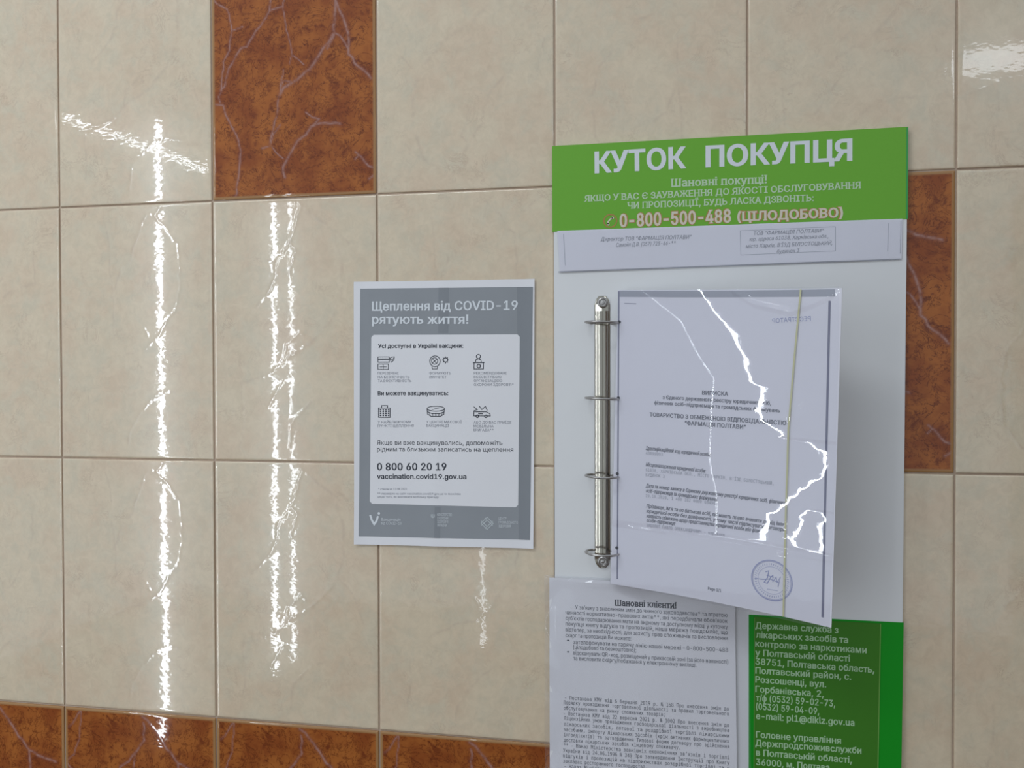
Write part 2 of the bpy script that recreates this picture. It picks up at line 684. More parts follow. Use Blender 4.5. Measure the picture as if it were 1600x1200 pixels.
# measured print: text, start x y, end x y, cap height (mm), style
HEADER=[
 ('КУТОК',643.2,291.0,738.2,290.0,21.74,'T'),
 ('ПОКУПЦЯ',757.6,289.9,901.1,289.9,21.12,'T'),
 ('Шановні покупці!',722.3,309.2,819.1,309.4,8.23,'s'),
 ('ЯКЩО У ВАС Є ЗАУВАЖЕННЯ ДО ЯКОСТІ ОБСЛУГОВУВАННЯ',632.0,321.0,909.5,318.4,6.58,'s'),
 ('ЧИ ПРОПОЗИЦІЇ, БУДЬ ЛАСКА ДЗВОНІТЬ:',677.4,330.2,864.4,329.4,6.59,'s'),
 ('0-800-500-488',669.4,349.1,783.4,348.0,13.31,'o'),
 ('(ЦІЛОДОБОВО)',789.4,347.2,892.5,346.6,9.42,'o'),
]
STRIP=[
 ('Директор ТОВ “ФАРМАЦІЯ ПОЛТАВИ”',650.3,362.9,743.2,363.8,4.02,'i'),
 ('Самойл Д.В. (057) 725-66-**',665.7,369.3,726.9,369.3,4.02,'i'),
 ('ТОВ “ФАРМАЦІЯ ПОЛТАВИ”',805.3,362.5,873.3,362.1,3.90,'i'),
 ('юр. адреса 61038, Харківська обл.,',801.5,368.3,878.2,368.0,3.90,'i'),
 ('місто Харків, В’ЇЗД БІЛОСТОЦЬКИЙ,',797.7,375.4,881.9,375.2,3.90,'i'),
 ('будинок 3',828.0,382.1,849.8,381.7,3.90,'i'),
]
LABEL=[
 ('Державна служба з',808.0,767.0,889.3,767.5,6.58,'b'),
 ('лікарських засобів та',808.6,776.5,898.5,777.1,6.57,'b'),
 ('контролю за наркотиками',808.0,785.8,916.2,786.5,6.56,'b'),
 ('у Полтавській області',808.0,795.1,900.4,795.9,6.58,'b'),
 ('38751, Полтавська область,',808.0,804.4,923.6,805.8,6.56,'b'),
 ('Полтавський район, с.',808.1,813.7,901.7,814.3,6.58,'b'),
 ('Розсошенці, вул.',808.1,823.0,877.7,823.7,6.60,'b'),
 ('Горбанівська, 2,',808.1,833.0,875.3,833.7,6.60,'b'),
 ('т/ф (0532) 59-02-73,',808.7,842.2,886.4,842.8,6.59,'b'),
 ('(0532) 59-04-09,',808.8,850.9,871.0,851.8,6.61,'b'),
 ('e-mail: pl1@diklz.gov.ua',808.8,860.9,904.9,861.1,6.59,'b'),
 ('Головне управління',808.8,880.2,892.1,880.3,6.60,'b'),
 ('Держпродспоживслужби',808.2,888.9,911.7,888.9,6.59,'b'),
 ('в Полтавській області,',808.9,898.8,902.6,899.1,6.60,'b'),
 ('36000, м. Полтава',808.9,908.8,881.1,908.8,6.61,'b'),
]
POSTER_WHITE=[
 ('Щеплення від COVID-19',393.8,432.9,559.1,433.9,9.87,'b'),
 ('рятують життя!',393.8,447.4,504.3,448.5,9.93,'b'),
 ('Вакцинація',404.4,667.9,426.8,667.6,3.23,''),
 ('від COVID-19',404.3,671.9,428.2,671.9,3.23,''),
 ('МІНІСТЕРСТВО',469.5,661.0,486.3,660.9,2.84,''),
 ('ОХОРОНИ',469.5,664.9,481.9,664.9,2.84,''),
 ('ЗДОРОВ’Я',469.5,668.8,481.9,668.8,2.84,''),
 ('УКРАЇНИ',469.5,672.7,480.4,672.8,2.84,''),
 ('ЦЕНТР',538.8,664.0,547.3,664.1,2.94,''),
 ('ГРОМАДСЬКОГО',538.8,668.2,560.0,668.2,2.94,''),
 ('ЗДОРОВ’Я',538.8,672.4,552.2,672.3,2.94,''),
]
POSTER_DARK=[
 ('Усі доступні в Україні вакцини:',400.8,474.6,498.5,475.0,4.61,'b'),
 ('Ви можете вакцинуватись:',400.5,527.4,481.7,527.2,4.63,'b'),
 ('ПЕРЕВІРЕНІ',400.6,504.1,424.5,504.2,2.86,''),
 ('НА БЕЗПЕЧНІСТЬ',400.6,508.4,437.1,508.5,2.86,''),
 ('ТА ЕФЕКТИВНІСТЬ',400.6,512.7,439.3,512.7,2.86,''),
 ('ФОРМУЮТЬ',459.9,504.2,484.7,504.3,2.83,''),
 ('ІМУНІТЕТ',459.9,508.5,479.6,508.5,2.83,''),
 ('РЕКОМЕНДОВАНІ',510.6,504.3,547.0,504.4,2.80,''),
 ('ВСЕСВІТНЬОЮ',510.6,508.5,541.3,508.6,2.80,''),
 ('ОРГАНІЗАЦІЄЮ',510.6,512.8,542.0,512.8,2.80,''),
 ('ОХОРОНИ ЗДОРОВ’Я*',510.6,517.0,554.7,517.0,2.80,''),
 ('У НАЙБЛИЖЧОМУ',400.4,558.7,439.1,558.3,2.86,''),
 ('ПУНКТІ ЩЕПЛЕННЯ',400.4,563.0,442.0,562.6,2.86,''),
 ('У ЦЕНТРІ МАСОВОЇ',456.7,558.2,496.8,558.1,2.83,''),
 ('ВАКЦИНАЦІЇ',456.7,562.4,482.3,562.3,2.84,''),
 ('АБО ДО ВАС ПРИЇДЕ',510.5,558.4,552.5,558.4,2.80,''),
 ('МОБІЛЬНА',510.5,562.6,532.6,562.7,2.81,''),
 ('БРИГАДА**',510.4,566.9,532.6,566.9,2.81,''),
 ('Якщо ви вже вакцинувались, допоможіть',399.5,582.7,542.5,581.9,4.96,''),
 ('рідним та близьким записатись на щеплення',399.5,590.1,554.6,589.1,4.96,''),
 ('0 800 60 20 19',399.4,611.2,479.9,610.2,7.85,'b'),
 ('vaccination.covid19.gov.ua',399.3,620.9,502.4,619.8,5.35,'b'),
 ('* станом на 11.08.2021',400.8,633.4,434.3,632.9,2.15,''),
 ('** перевірте на сайті vaccination.covid19.gov.ua чи можлива',400.0,638.5,495.8,637.3,2.28,''),
 ('ця до того, як викликати мобільну бригаду',400.0,642.0,471.1,641.1,2.29,''),
]
NOTICE_SERIF=[
 ('Шановні клієнти!',664.6,749.9,729.6,749.5,6.43,'S'),
 ('У зв’язку з внесенням змін до чинного законодавства* та втратою',622.5,755.7,781.5,756.0,4.39,''),
 ('чинності нормативно-правових актів**, які передбачали обов’язок',612.2,761.7,781.5,762.0,4.40,''),
 ('суб’єктів господарювання мати на видному та доступному місці у куточку',612.2,767.7,781.5,768.3,4.40,''),
 ('покупця книгу відгуків та пропозицій, наша мережа повідомляє, що',612.2,773.8,781.5,773.9,4.40,''),
 ('відтепер, за необхідності, для захисту прав споживачів та висловлення',612.2,780.0,781.5,779.9,4.40,''),
 ('скарг та пропозицій Ви можете:',612.2,786.2,682.0,786.1,4.45,''),
 ('•',613.5,791.0,616.3,790.9,3.44,''),
 ('зателефонувати на гарячу лінію нашої мережі – 0-800-500-488',620.4,793.0,781.6,792.4,4.40,''),
 ('(цілодобово та безкоштовно);',620.4,798.5,687.3,798.0,4.44,''),
 ('•',613.5,803.4,616.3,803.3,3.45,''),
 ('відсканувати QR-код, розміщений у прикасовій зоні (за його наявності)',620.4,804.7,781.6,804.6,4.40,''),
 ('та висловити скаргу/побажання у електронному вигляді.',620.4,810.5,749.3,809.9,4.42,''),
]
NOTICE_MONO=[
 ('- Постанова КМУ від 6 березня 2019 р. № 168 Про внесення змін до',611.4,853.5,781.7,853.3,4.07,'m'),
 ('Порядку провадження торговельної діяльності та правил торговельного',610.0,858.8,781.7,858.3,4.07,'m'),
 ('обслуговування на ринку споживчих товарів;',610.0,864.7,716.5,863.9,4.10,'m'),
 ('- Постанова КМУ від 22 вересня 2021 р. № 1002 Про внесення змін до',610.0,870.6,781.7,870.3,4.08,'m'),
 ('Ліцензійних умов провадження господарської діяльності з виробництва',610.0,875.7,781.7,875.5,4.08,'m'),
 ('лікарських засобів, оптової та роздрібної торгівлі лікарськими',610.0,882.0,781.7,881.3,4.08,'m'),
 ('засобами, імпорту лікарських засобів (крім активних фармацевтичних',610.0,887.9,781.7,887.0,4.08,'m'),
 ('інгредієнтів) та затвердження Типової форми договору про здійснення',609.9,893.4,781.7,892.5,4.08,'m'),
 ('доставки лікарських засобів кінцевому споживачу.',609.9,899.3,731.7,897.9,4.10,'m'),
 ('** - Наказ Міністерства зовнішніх економічних зв’язків і торгівлі',609.9,904.8,781.7,903.8,4.08,'m'),
 ('України від 24.06.1996 N 349 Про затвердження Інструкції про Книгу',609.2,910.6,781.7,909.5,4.08,'m'),
 ('відгуків і пропозицій на підприємствах роздрібної торгівлі та у',609.2,916.3,781.7,915.0,4.08,'m'),
 ('закладах ресторанного господарства.',609.2,922.0,697.3,921.1,4.12,'m'),
 ('- Наказ Міністерства охорони здоров’я України',610.6,927.6,731.7,926.3,4.10,'m'),
]
PAGE_BOLD=[
 ('ВИПИСКА',90.3,104.0,116.3,103.7,4.06,'b'),
 ('з Єдиного державного реєстру юридичних осіб,',50.1,110.8,157.7,109.8,3.75,'b'),
 ('фізичних осіб-підприємців та громадських формувань',41.4,116.8,166.1,116.2,3.74,'b'),
 ('ТОВАРИСТВО З ОБМЕЖЕНОЮ ВІДПОВІДАЛЬНІСТЮ',36.9,129.5,172.2,127.7,4.05,'b'),
 ('“ФАРМАЦІЯ ПОЛТАВИ”',73.6,135.4,134.4,134.8,4.06,'b'),
 ('Ідентифікаційний код юридичної особи:',33.7,164.2,100.4,164.7,3.85,'bi'),
 ('Місцезнаходження юридичної особи:',34.2,180.9,95.8,181.3,3.86,'bi'),
 ('Дата та номер запису в Єдиному державному реєстрі юридичних осіб, фізичних',34.8,202.6,173.3,202.5,3.75,'bi'),
 ('осіб-підприємців та громадських формувань:',35.0,207.8,108.7,208.0,3.84,'bi'),
 ('Прізвище, ім’я та по батькові осіб, які мають право вчиняти дії від імені',36.1,223.5,175.0,222.7,3.75,'bi'),
 ('юридичної особи без довіреності, у тому числі підписувати договори',36.3,228.7,174.0,227.7,3.75,'bi'),
 ('наявність обмежень щодо представництва юридичної особи або фізичної',36.4,233.6,156.6,232.7,3.78,'bi'),
 ('особи-підприємця:',36.5,238.2,66.6,237.8,3.90,'bi'),
 ('Page 1/1',101.7,296.8,115.0,296.8,2.82,'b'),
]
PAGE_GREY=[
 ('43899993',33.9,169.1,51.8,169.0,3.26,'m'),
 ('61038, ХАРКІВСЬКА ОБЛ., МІСТО ХАРКІВ, В’ЇЗД БІЛОСТОЦЬКИЙ,',34.4,186.2,162.2,185.3,3.14,'m'),
 ('БУДИНОК 3',34.5,191.4,54.4,191.1,3.26,'m'),
 ('19.10.2020, 1 480 102 0000 084902',35.1,212.8,108.8,211.8,3.20,'m'),
 ('ЗАБОЛОТ ПАВЛО ОЛЕКСАНДРОВИЧ - керівник',36.7,243.2,117.2,241.3,3.19,'m'),
]

SLEEVE_TR, SLEEVE_BR = np.array([0.8695, 0.4276, -.0975]), np.array([0.8612, 0.7338, -.0975])
SLEEVE_C1 = [(0.1, 93.1), (5.1, 96.4), (23.8, 109.6), (42.2, 123.8), (66.4, 134.9), (87.5, 140.9), (92.4, 151.2), (102.2, 149.7), (114.6, 146.5), (123.8, 153.3), (131.2, 167.1), (139.4, 175.4), (140.5, 195.9), (147.3, 205.5), (159.9, 207.5), (170.5, 202.3), (177.4, 193.6), (184.2, 185.9), (193.1, 177.0), (203.3, 167.5), (212.0, 157.1), (229.6, 153.5), (249.4, 151.7), (321.1, 153.8)]
SLEEVE_CB = [(-0.5, 24.1), (30.5, 65.9), (62.0, 83.3), (87.7, 101.4), (117.9, 99.7), (168.3, 99.2), (201.9, 107.2), (336.6, 111.1)]
SLEEVE_CA = [(-0.6, 12.2), (17.9, 14.1), (50.8, 24.2), (83.4, 29.3), (123.0, 27.7), (137.2, 30.9), (156.5, 21.6), (175.6, 29.2), (353.4, 34.2)]
SLEEVE_L = [(203.1, 200.0), (209.2, 194.6), (221.4, 188.1), (230.9, 184.4), (244.8, 186.6)]
SLEEVE_R = [(203.0, 201.1), (207.7, 205.1), (221.6, 206.6), (241.5, 206.7)]
SLEEVE_LOOP = (203.1, 241.5)

# ------------------------------------------------------------------ the tiled wall
PX, PY, GAP = 0.2, 0.302156449, 0.0021
wall = mesh_obj('wall_back', *slab([(-0.62, -0.5), (1.82, -0.5), (1.82, 1.72), (-0.62, 1.72)], 0.0017, 0.12), MAT['grout'])
wall['kind'] = 'structure'

# the rest of the room, behind and beside the camera
flo = mesh_obj('floor', *slab([(-2.6, TOP), (2.9, TOP), (2.9, TOP + .05), (-2.6, TOP + .05)], -4.0, 0.12), plain('brown_floor_tile', (0.16, 0.11, 0.08), 0.4, 0.4, mottle=0.1, scale=8))
flo['kind'] = 'structure'
wr = mesh_obj('wall_right', *slab([(2.8, -0.5), (2.9, -0.5), (2.9, TOP), (2.8, TOP)], -4.0, 0.12), plain('brown_side_wall', (0.26, 0.19, 0.14), 0.6, 0.3, mottle=0.1, scale=5))
wr['kind'] = 'structure'


def rough_line(pts, rng, amp):
    """break a traced vein into a jagged line"""
    out = [np.array(pts[0], float)]
    for a, b in zip(pts[:-1], pts[1:]):
        a, b = np.array(a, float), np.array(b, float)
        n = max(1, int(np.linalg.norm(b - a) / 0.006))
        d = b - a
        nrm = np.array([-d[1], d[0]]) / (np.linalg.norm(d) + 1e-9)
        for i in range(1, n + 1):
            p = a + d * i / n
            if i < n:
                p = p + nrm * rng.normal(0, amp)
            out.append(p)
    return out


def seg_dist(P, lines):
    """distance from every grid point to the nearest vein (scaled by that vein's width)"""
    D = np.full(len(P), 1e3)
    for pts, w in lines:
        for a, b in zip(pts[:-1], pts[1:]):
            lo, hi = np.minimum(a, b) - 0.012, np.maximum(a, b) + 0.012
            k = np.where((P[:, 0] > lo[0]) & (P[:, 0] < hi[0]) & (P[:, 1] > lo[1]) & (P[:, 1] < hi[1]))[0]
            if not len(k):
                continue
            ab = b - a
            t = np.clip(((P[k] - a) @ ab) / (ab @ ab + 1e-12), 0, 1)
            d = np.linalg.norm(P[k] - (a + t[:, None] * ab), axis=1) / w
            D[k] = np.minimum(D[k], d)
    return D


def tile_mesh(name, mat, veins, nx, ny, raise_h, vein_w, edge_w, amp, seed):
    rng = np.random.default_rng(seed)
    w, h = PX - GAP, PY - GAP
    e = np.array([0, 0.0003, 0.0007, 0.0012, 0.0020])
    us = np.concatenate([e, np.linspace(0.004, w - 0.004, nx), w - e[::-1]])
    vs = np.concatenate([e, np.linspace(0.004, h - 0.004, ny), h - e[::-1]])
    U, V = np.meshgrid(us, vs)
    P = np.stack([U.ravel(), V.ravel()], 1)
    lines = [(rough_line([(u * w, v * h) for u, v in pts], rng, amp), ww * vein_w) for pts, ww in veins]
    D = seg_dist(P, lines)
    vein = np.exp(-0.5 * (D * 1.0) ** 2)
    soft = np.exp(-0.5 * (D / 2.6) ** 2) * 0.45
    de = np.minimum(np.minimum(P[:, 0], w - P[:, 0]), np.minimum(P[:, 1], h - P[:, 1]))
    pil = np.clip(1 - de / 0.0018, 0, 1)
    edge = np.clip((edge_w - de) / (0.0012), 0, 1) if edge_w else np.zeros(len(P))
    mod = 0.5 + 0.5 * np.sin(P[:, 0] * 900 + 3 * np.sin(P[:, 1] * 310)) * np.sin(P[:, 1] * 800 + 2 * np.sin(P[:, 0] * 270))
    ht = -0.0006 * pil ** 2.0 + raise_h * vein * (0.15 + 1.1 * mod) + raise_h * 0.5 * np.exp(-((de - 0.0042) / 0.0012) ** 2)
    pos = np.stack([P[:, 0] - w / 2, -ht, h / 2 - P[:, 1]], 1)
    n1, n2 = len(us), len(vs)
    idx = np.arange(n1 * n2).reshape(n2, n1)
    f = np.stack([idx[:-1, :-1], idx[1:, :-1], idx[1:, 1:], idx[:-1, 1:]], -1).reshape(-1, 4)
    rim = np.concatenate([idx[0, :], idx[1:, -1], idx[-1, -2::-1], idx[-2:0:-1, 0]])
    back = pos[rim].copy()
    back[:, 1] = 0.0075
    nb = len(pos)
    sk = [(int(rim[i]), int(rim[(i + 1) % len(rim)]), nb + (i + 1) % len(rim), nb + i) for i in range(len(rim))]
    me = bpy.data.meshes.new(name)
    me.from_pydata(np.vstack([pos, back]).tolist(), [], f.tolist() + sk)
    me.polygons.foreach_set('use_smooth', [True] * len(f) + [False] * len(sk))
    me.materials.append(mat)
    ca = me.attributes.new('paint', 'FLOAT_COLOR', 'POINT')
    c = np.zeros((len(me.vertices), 4))
    c[:nb, 0], c[:nb, 1], c[:nb, 2], c[:, 3] = vein, edge, soft, 1
    c[nb:, 1] = 1 if edge_w else 0
    ca.data.foreach_set('color', c.ravel())
    me.update()
    return me


def conv(pts, ox, oy, sx, sy):
    return [((x - ox) / sx, (y - oy) / sy) for x, y in pts]


# veins traced on the glaze, as fractions of the tile
def rust_veins():
    c = lambda p: conv(p, 45, -330, 955, 1470)
    L = [([(50, 0), (110, 50), (150, 95), (165, 190), (152, 250), (150, 300), (112, 360), (105, 430), (100, 490), (92, 590)], .8),
         ([(165, 190), (232, 172)], .6),
         ([(400, 0), (390, 95), (355, 150), (310, 200), (255, 285), (220, 292), (190, 330), (165, 375), (145, 400), (130, 450), (120, 500), (95, 520)], .85),
         ([(390, 95), (470, 78)], .8), ([(485, 20), (470, 60), (480, 150), (500, 240), (515, 300), (520, 350), (560, 380), (590, 410)], .6),
         ([(520, 350), (505, 400)], .5),
         ([(770, 0), (775, 80), (770, 180), (765, 245), (740, 290), (700, 330), (660, 390), (620, 440), (570, 475), (520, 505), (470, 530), (445, 575)], 1.3),
         ([(770, 60), (820, 170), (845, 250), (850, 300), (848, 370), (880, 420), (930, 460), (975, 510)], 1.2),
         ([(765, 245), (800, 265), (830, 310), (850, 350)], .9), ([(725, 330), (750, 290), (770, 250)], .9),
         ([(520, 500), (470, 490), (455, 520)], .7), ([(470, 430), (455, 490), (450, 560), (435, 600)], .6),
         ([(440, 575), (435, 660), (415, 720), (395, 800), (385, 850), (340, 862)], .8), ([(450, 735), (410, 785), (390, 845)], .7),
         ([(400, 855), (425, 890), (465, 925)], .6),
         ([(800, 750), (740, 745), (680, 740), (630, 755), (600, 800), (550, 830), (520, 880), (490, 930), (465, 970), (475, 1030)], 1.1),
         ([(600, 675), (640, 705), (680, 715), (640, 750)], .7),
         ([(65, 600), (110, 605), (125, 660), (160, 730), (190, 780), (215, 870), (205, 960), (195, 1040), (175, 1135)], .9),
         ([(885, 910), (920, 940), (960, 990), (990, 1000)], 1.0), ([(880, 950), (900, 930)], .6), ([(960, 1060), (990, 1040)], .8)]
    L = [(c(p), w) for p, w in L]
    L += [([(.105, .01), (.07, .045), (.023, .08)], .7), ([(.11, .01), (.1, .1), (.06, .19), (.005, .224)], .6),
          ([(.523, .015), (.605, .065), (.663, .116), (.756, .19), (.85, .213), (.94, .228)], 1.3), ([(.756, .19), (.76, .224)], 1.1),
          ([(.53, .04), (.535, .109), (.488, .152), (.43, .2), (.37, .224)], .9), ([(.47, .17), (.46, .224)], .6)]
    return L


def cream_veins_a():
    c = lambda p: conv(p, 38, 30, 684, 1135)
    L = [([(500, 40), (470, 75), (430, 75), (410, 110), (400, 150), (380, 200), (360, 270), (320, 300), (270, 440)], .9),
         ([(470, 80), (490, 110), (520, 130), (545, 175), (575, 210), (580, 300), (582, 400), (560, 500), (520, 545), (490, 610), (430, 670), (330, 700), (230, 760)], .75),
         ([(415, 580), (435, 615)], .8), ([(570, 870), (500, 865), (465, 890), (430, 920), (390, 970), (350, 1040), (340, 1100)], .9),
         ([(235, 70), (260, 190), (265, 300), (280, 450), (280, 600)], .6), ([(60, 900), (160, 850), (165, 950), (150, 1050)], .5),
         ([(630, 100), (690, 60)], .6)]
    return [(c(p), w) for p, w in L]


def cream_veins_b():
    c = lambda p: conv(p, 28, 52, 670, 1065)
    L = [([(350, 20), (370, 65), (420, 100), (520, 180), (560, 300), (555, 450), (520, 540), (430, 640), (340, 690), (270, 760), (140, 800)], 1.15),
         ([(520, 180), (590, 240)], .9), ([(395, 90), (350, 220), (290, 310), (290, 370), (250, 440), (180, 510)], .9),
         ([(340, 230), (375, 260), (345, 360)], .7), ([(320, 700), (330, 640), (390, 590), (405, 610)], .8),
         ([(580, 860), (520, 855), (440, 870), (350, 960), (340, 1060)], .9), ([(250, 900), (290, 840), (320, 790)], .8),
         ([(140, 800), (150, 950), (130, 1080)], .6), ([(90, 480), (60, 620)], .5), ([(540, 520), (600, 580), (640, 700)], .6)]
    return [(c(p), w) for p, w in L]


ME_RUST = tile_mesh('tile', MAT['rust'], rust_veins(), 150, 226, 0.00003, 0.00068, 0.0036, 0.0007, 3)
ME_A = tile_mesh('tile', MAT['cream'], cream_veins_a(), 128, 192, 0.00006, 0.0011, 0, 0.0008, 4)
ME_B = tile_mesh('tile', MAT['cream'], cream_veins_b(), 128, 192, 0.00007, 0.0012, 0, 0.0006, 5)
RUST = {(1, 0), (4, 1)} | {(i, 3) for i in range(-2, 9)}
FLIP = {(2, 0), (5, 1), (3, 0), (4, 2), (-1, 1)}
for j in range(-1, 5):
    for i in range(-2, 8):
        if (i, j) in RUST:
            me = ME_RUST
        elif (i, j) in {(1, 1), (1, 2), (2, 0), (4, 0), (3, 1), (5, 2), (-1, 1), (0, 0)}:
            me = ME_B
        else:
            me = ME_A
        o = bpy.data.objects.new('tile', me)
        COL.objects.link(o)
        o.parent = wall
        if me is ME_RUST:
            o['label'] = 'rust brown tile with pale lilac veins'
        o.location = ((i + 0.5) * PX, random.uniform(-.00012, .00012), TOP - (j + 0.5) * PY)
        o.rotation_euler = (random.gauss(0, .0010), math.pi if (i, j) in FLIP else 0, random.gauss(0, .0012))


def lerp(a, b, t):
    return a + (b - a) * t


def quad_map(c, depth, bump=lambda s, t: 0.0):
    """c: TL TR BR BL in wall measure; returns fn(s,t,off)"""
    c = [np.array(p, float) for p in c]

    def fn(s, t, off=0.0):
        p = lerp(lerp(c[0], c[1], s), lerp(c[3], c[2], s), t)
        return np.array(W(p[0], p[1], depth - bump(s, t) - off))
    return fn


def mm_map(fn, c):
    """millimetres of the wall -> fractions of an upright sheet with corners c"""
    x0, x1 = (c[0][0] + c[3][0]) / 2 * 1000, (c[1][0] + c[2][0]) / 2 * 1000
    y0, y1 = (c[0][1] + c[1][1]) / 2 * 1000, (c[2][1] + c[3][1]) / 2 * 1000

    def g(x, y, off):
        return fn((x - x0) / (x1 - x0), (y - y0) / (y1 - y0), off)
    return g


def rounded(x0, y0, x1, y1, r, n=5):
    p = []
    for cx, cy, a0 in ((x1 - r, y0 + r, -90), (x1 - r, y1 - r, 0), (x0 + r, y1 - r, 90), (x0 + r, y0 + r, 180)):
        for k in range(n + 1):
            a = math.radians(a0 + 90 * k / n)
            p.append((cx + r * math.cos(a), cy + r * math.sin(a)))
    return p


# ------------------------------------------------------------------ vaccination poster
pc = [(.3729, .3999), (.5784, .4011), (.5766, .6935), (.3721, .6959)]


def poster_bump(s, t):
    b = 0.0004 + 0.0016 * max(0, t - 0.72) ** 2 / 0.08 + 0.0022 * max(0, s - 0.9) ** 2 / 0.01 * 0.6
    b += 0.0009 * math.exp(-((s - 0.50 + 0.05 * t) / 0.05) ** 2) * 0.5 + 0.0003 * math.sin(9 * s + 3 * t)
    b += 0.0009 * max(0.0, 0.05 - s) / 0.05
    return max(b, 0.0002)


pfn = quad_map(pc, -0.0006, poster_bump)
poster = thing('vaccination_poster', 'grey and white vaccination poster taped to the cream tiles left of the green board', 'poster', W(.4755, .6945, -.0006))
PL = Local(poster)
sheet = PL.part('sheet', *sheet_grid(60, 60, pfn, 0.0002), MAT['paper'], smooth=True)
pm = mm_map(pfn, pc)


def panel(name, loc, poly_fn, quad, mat, off, parent=None, nu=60, nv=60, mask=None):
    """flat colour area that follows the sheet"""
    c = [np.array(q, float) for q in quad]
    v, f = [], []
    for j in range(nv + 1):
        for i in range(nu + 1):
            p = lerp(lerp(c[0], c[1], i / nu), lerp(c[3], c[2], i / nu), j / nv)
            v.append(poly_fn(p[0], p[1], off))
    for j in range(nv):
        for i in range(nu):
            a = j * (nu + 1) + i
            if mask and mask(i, j):
                continue
            f.append((a, a + nu + 1, a + nu + 2, a + 1))
    return loc.part(name, v, f, mat, parent, smooth=True)


panel('grey_print', PL, pm, [(380.1, 408.2), (575.7, 409.2), (573.6, 685.4), (378.0, 685.7)], MAT['toner'], 0.00014)
for q in ([(470.5, 408.6), (482, 408.7), (481.5, 458.5), (470, 458.5)], [(466.5, 651), (473.5, 651), (473, 685.6), (466, 685.6)],
          [(558, 409.1), (575.7, 409.2), (573.6, 685.4), (561, 685.4)]):
    panel('toner_streak', PL, pm, q, MAT['toner_dark'], 0.00022, nu=6, nv=60)
wp = [(393.0, 459.9), (561.4, 460.7), (560.2, 650.2), (390.8, 648.9)]


wf = panel('white_field', PL, pm, wp, MAT['paper'], 0.00032, nu=60, nv=66)
for k, sx_, sy_ in ((0, 1, 1), (60, -1, 1), (66 * 61, 1, -1), (66 * 61 + 60, -1, -1)):      # rounded corners
    wf.data.vertices[k].co.x += sx_ * .0013
    wf.data.vertices[k].co.z -= sy_ * .0013


letter(PL, POSTER_WHITE, MAT['white'], pm, poster, 0.0004, label='pale lettering on the grey print')
letter(PL, POSTER_DARK[:2] + POSTER_DARK[18:22], MAT['ink'], pm, poster, 0.00048, label='dark lettering on the white field')
letter(PL, POSTER_DARK[2:18] + POSTER_DARK[22:], MAT['ink_mid'], pm, poster, 0.00048, label='fine grey lettering on the white field')


def icon(draw):
    q = Print(); draw(q)
    q.build(PL, 'icon', MAT['ink'], pm, poster, 0.00048)


def ic_box(q):
    x, y = 400.8, 484.5
    q.stroke([(x, y), (x + 13, y), (x + 13, y + 6), (x, y + 6)], .7, True); q.stroke([(x, y + 2.6), (x + 13, y + 2.6)], 1.2)
    q.stroke([(x, y + 8), (x + 12, y + 8), (x + 12, y + 14), (x, y + 14)], .7, True)
    q.stroke([(x + 6, y + 8), (x + 6, y + 14)], .6); q.stroke([(x + 2, y + 11), (x + 10, y + 11)], .7)
    q.stroke([(x + 13.5, y + 2), (x + 16, y + .2), (x + 19, y), (x + 18.5, y + 3.5), (x + 15.5, y + 6)], .7, True); q.stroke([(x + 15, y + 2.5), (x + 16.5, y + 4), (x + 18.5, y + 1)], .6)


def ic_head(q):
    q.circle(466.5, 489.6, 6.0, .8); q.circle(466, 489.3, 3.6, .7); q.stroke([(463, 492), (469, 487)], .8); q.stroke([(464, 487), (468, 492)], .6)
    q.stroke([(463, 495.5), (463.5, 498.3), (469, 498.3), (469.5, 495.5)], .7)
    q.circle(478.5, 488.3, 2.4, 1.0)
    for k in range(8):
        a = k * math.pi / 4
        q.stroke([(478.5 + 2 * math.cos(a), 488.3 + 2 * math.sin(a)), (478.5 + 3.9 * math.cos(a), 488.3 + 3.9 * math.sin(a))], .7)


def ic_speaker(q):
    q.circle(515.6, 484.6, 2.3, .8); q.stroke([(512.2, 491), (513, 488), (515.6, 487.2), (518.2, 488), (519, 491)], .8)
    q.stroke([(509.4, 491.4), (522.4, 491.4)], 1.0); q.stroke([(510.8, 492), (510.8, 498.5), (521.2, 498.5), (521.2, 492)], .8)
    q.circle(516, 495.2, 1.9, 1.0)


def ic_hospital(q):
    x, y = 400.8, 538.6
    q.stroke([(x + .5, y + 3), (x + 14, y + 3), (x + 14, y + 13.4), (x + .5, y + 13.4)], .8, True)
    q.stroke([(x + 4, y + 3), (x + 4, y + .3), (x + 11, y + .3), (x + 11, y + 3)], .8)
    for r in range(4):
        for c in range(4):
            q.rect(x + 2 + c * 3.1, y + 4.6 + r * 2.1, x + 3.8 + c * 3.1, y + 5.8 + r * 2.1)


def ic_stadium(q):
    x, y = 457, 539.2
    e = [(x + 10.4 + 10 * math.cos(a), y + 3 + 2.8 * math.sin(a)) for a in [i * math.pi / 10 for i in range(20)]]
    q.stroke(e, .8, True)
    q.stroke([(x + .4, y + 3), (x + 1, y + 9), (x + 5, y + 11.4), (x + 15.8, y + 11.4), (x + 19.8, y + 9), (x + 20.4, y + 3)], .8)
    q.stroke([(x + 1, y + 6.5), (x + 6, y + 8.4), (x + 15, y + 8.4), (x + 20, y + 6.5)], .9)
    for k in range(5):
        q.stroke([(x + 3 + 3.7 * k, y + 8), (x + 3.6 + 3.5 * k, y + 11)], .6)
    q.stroke([(x + 6, y + 4), (x + 14.5, y + 2)], .6)


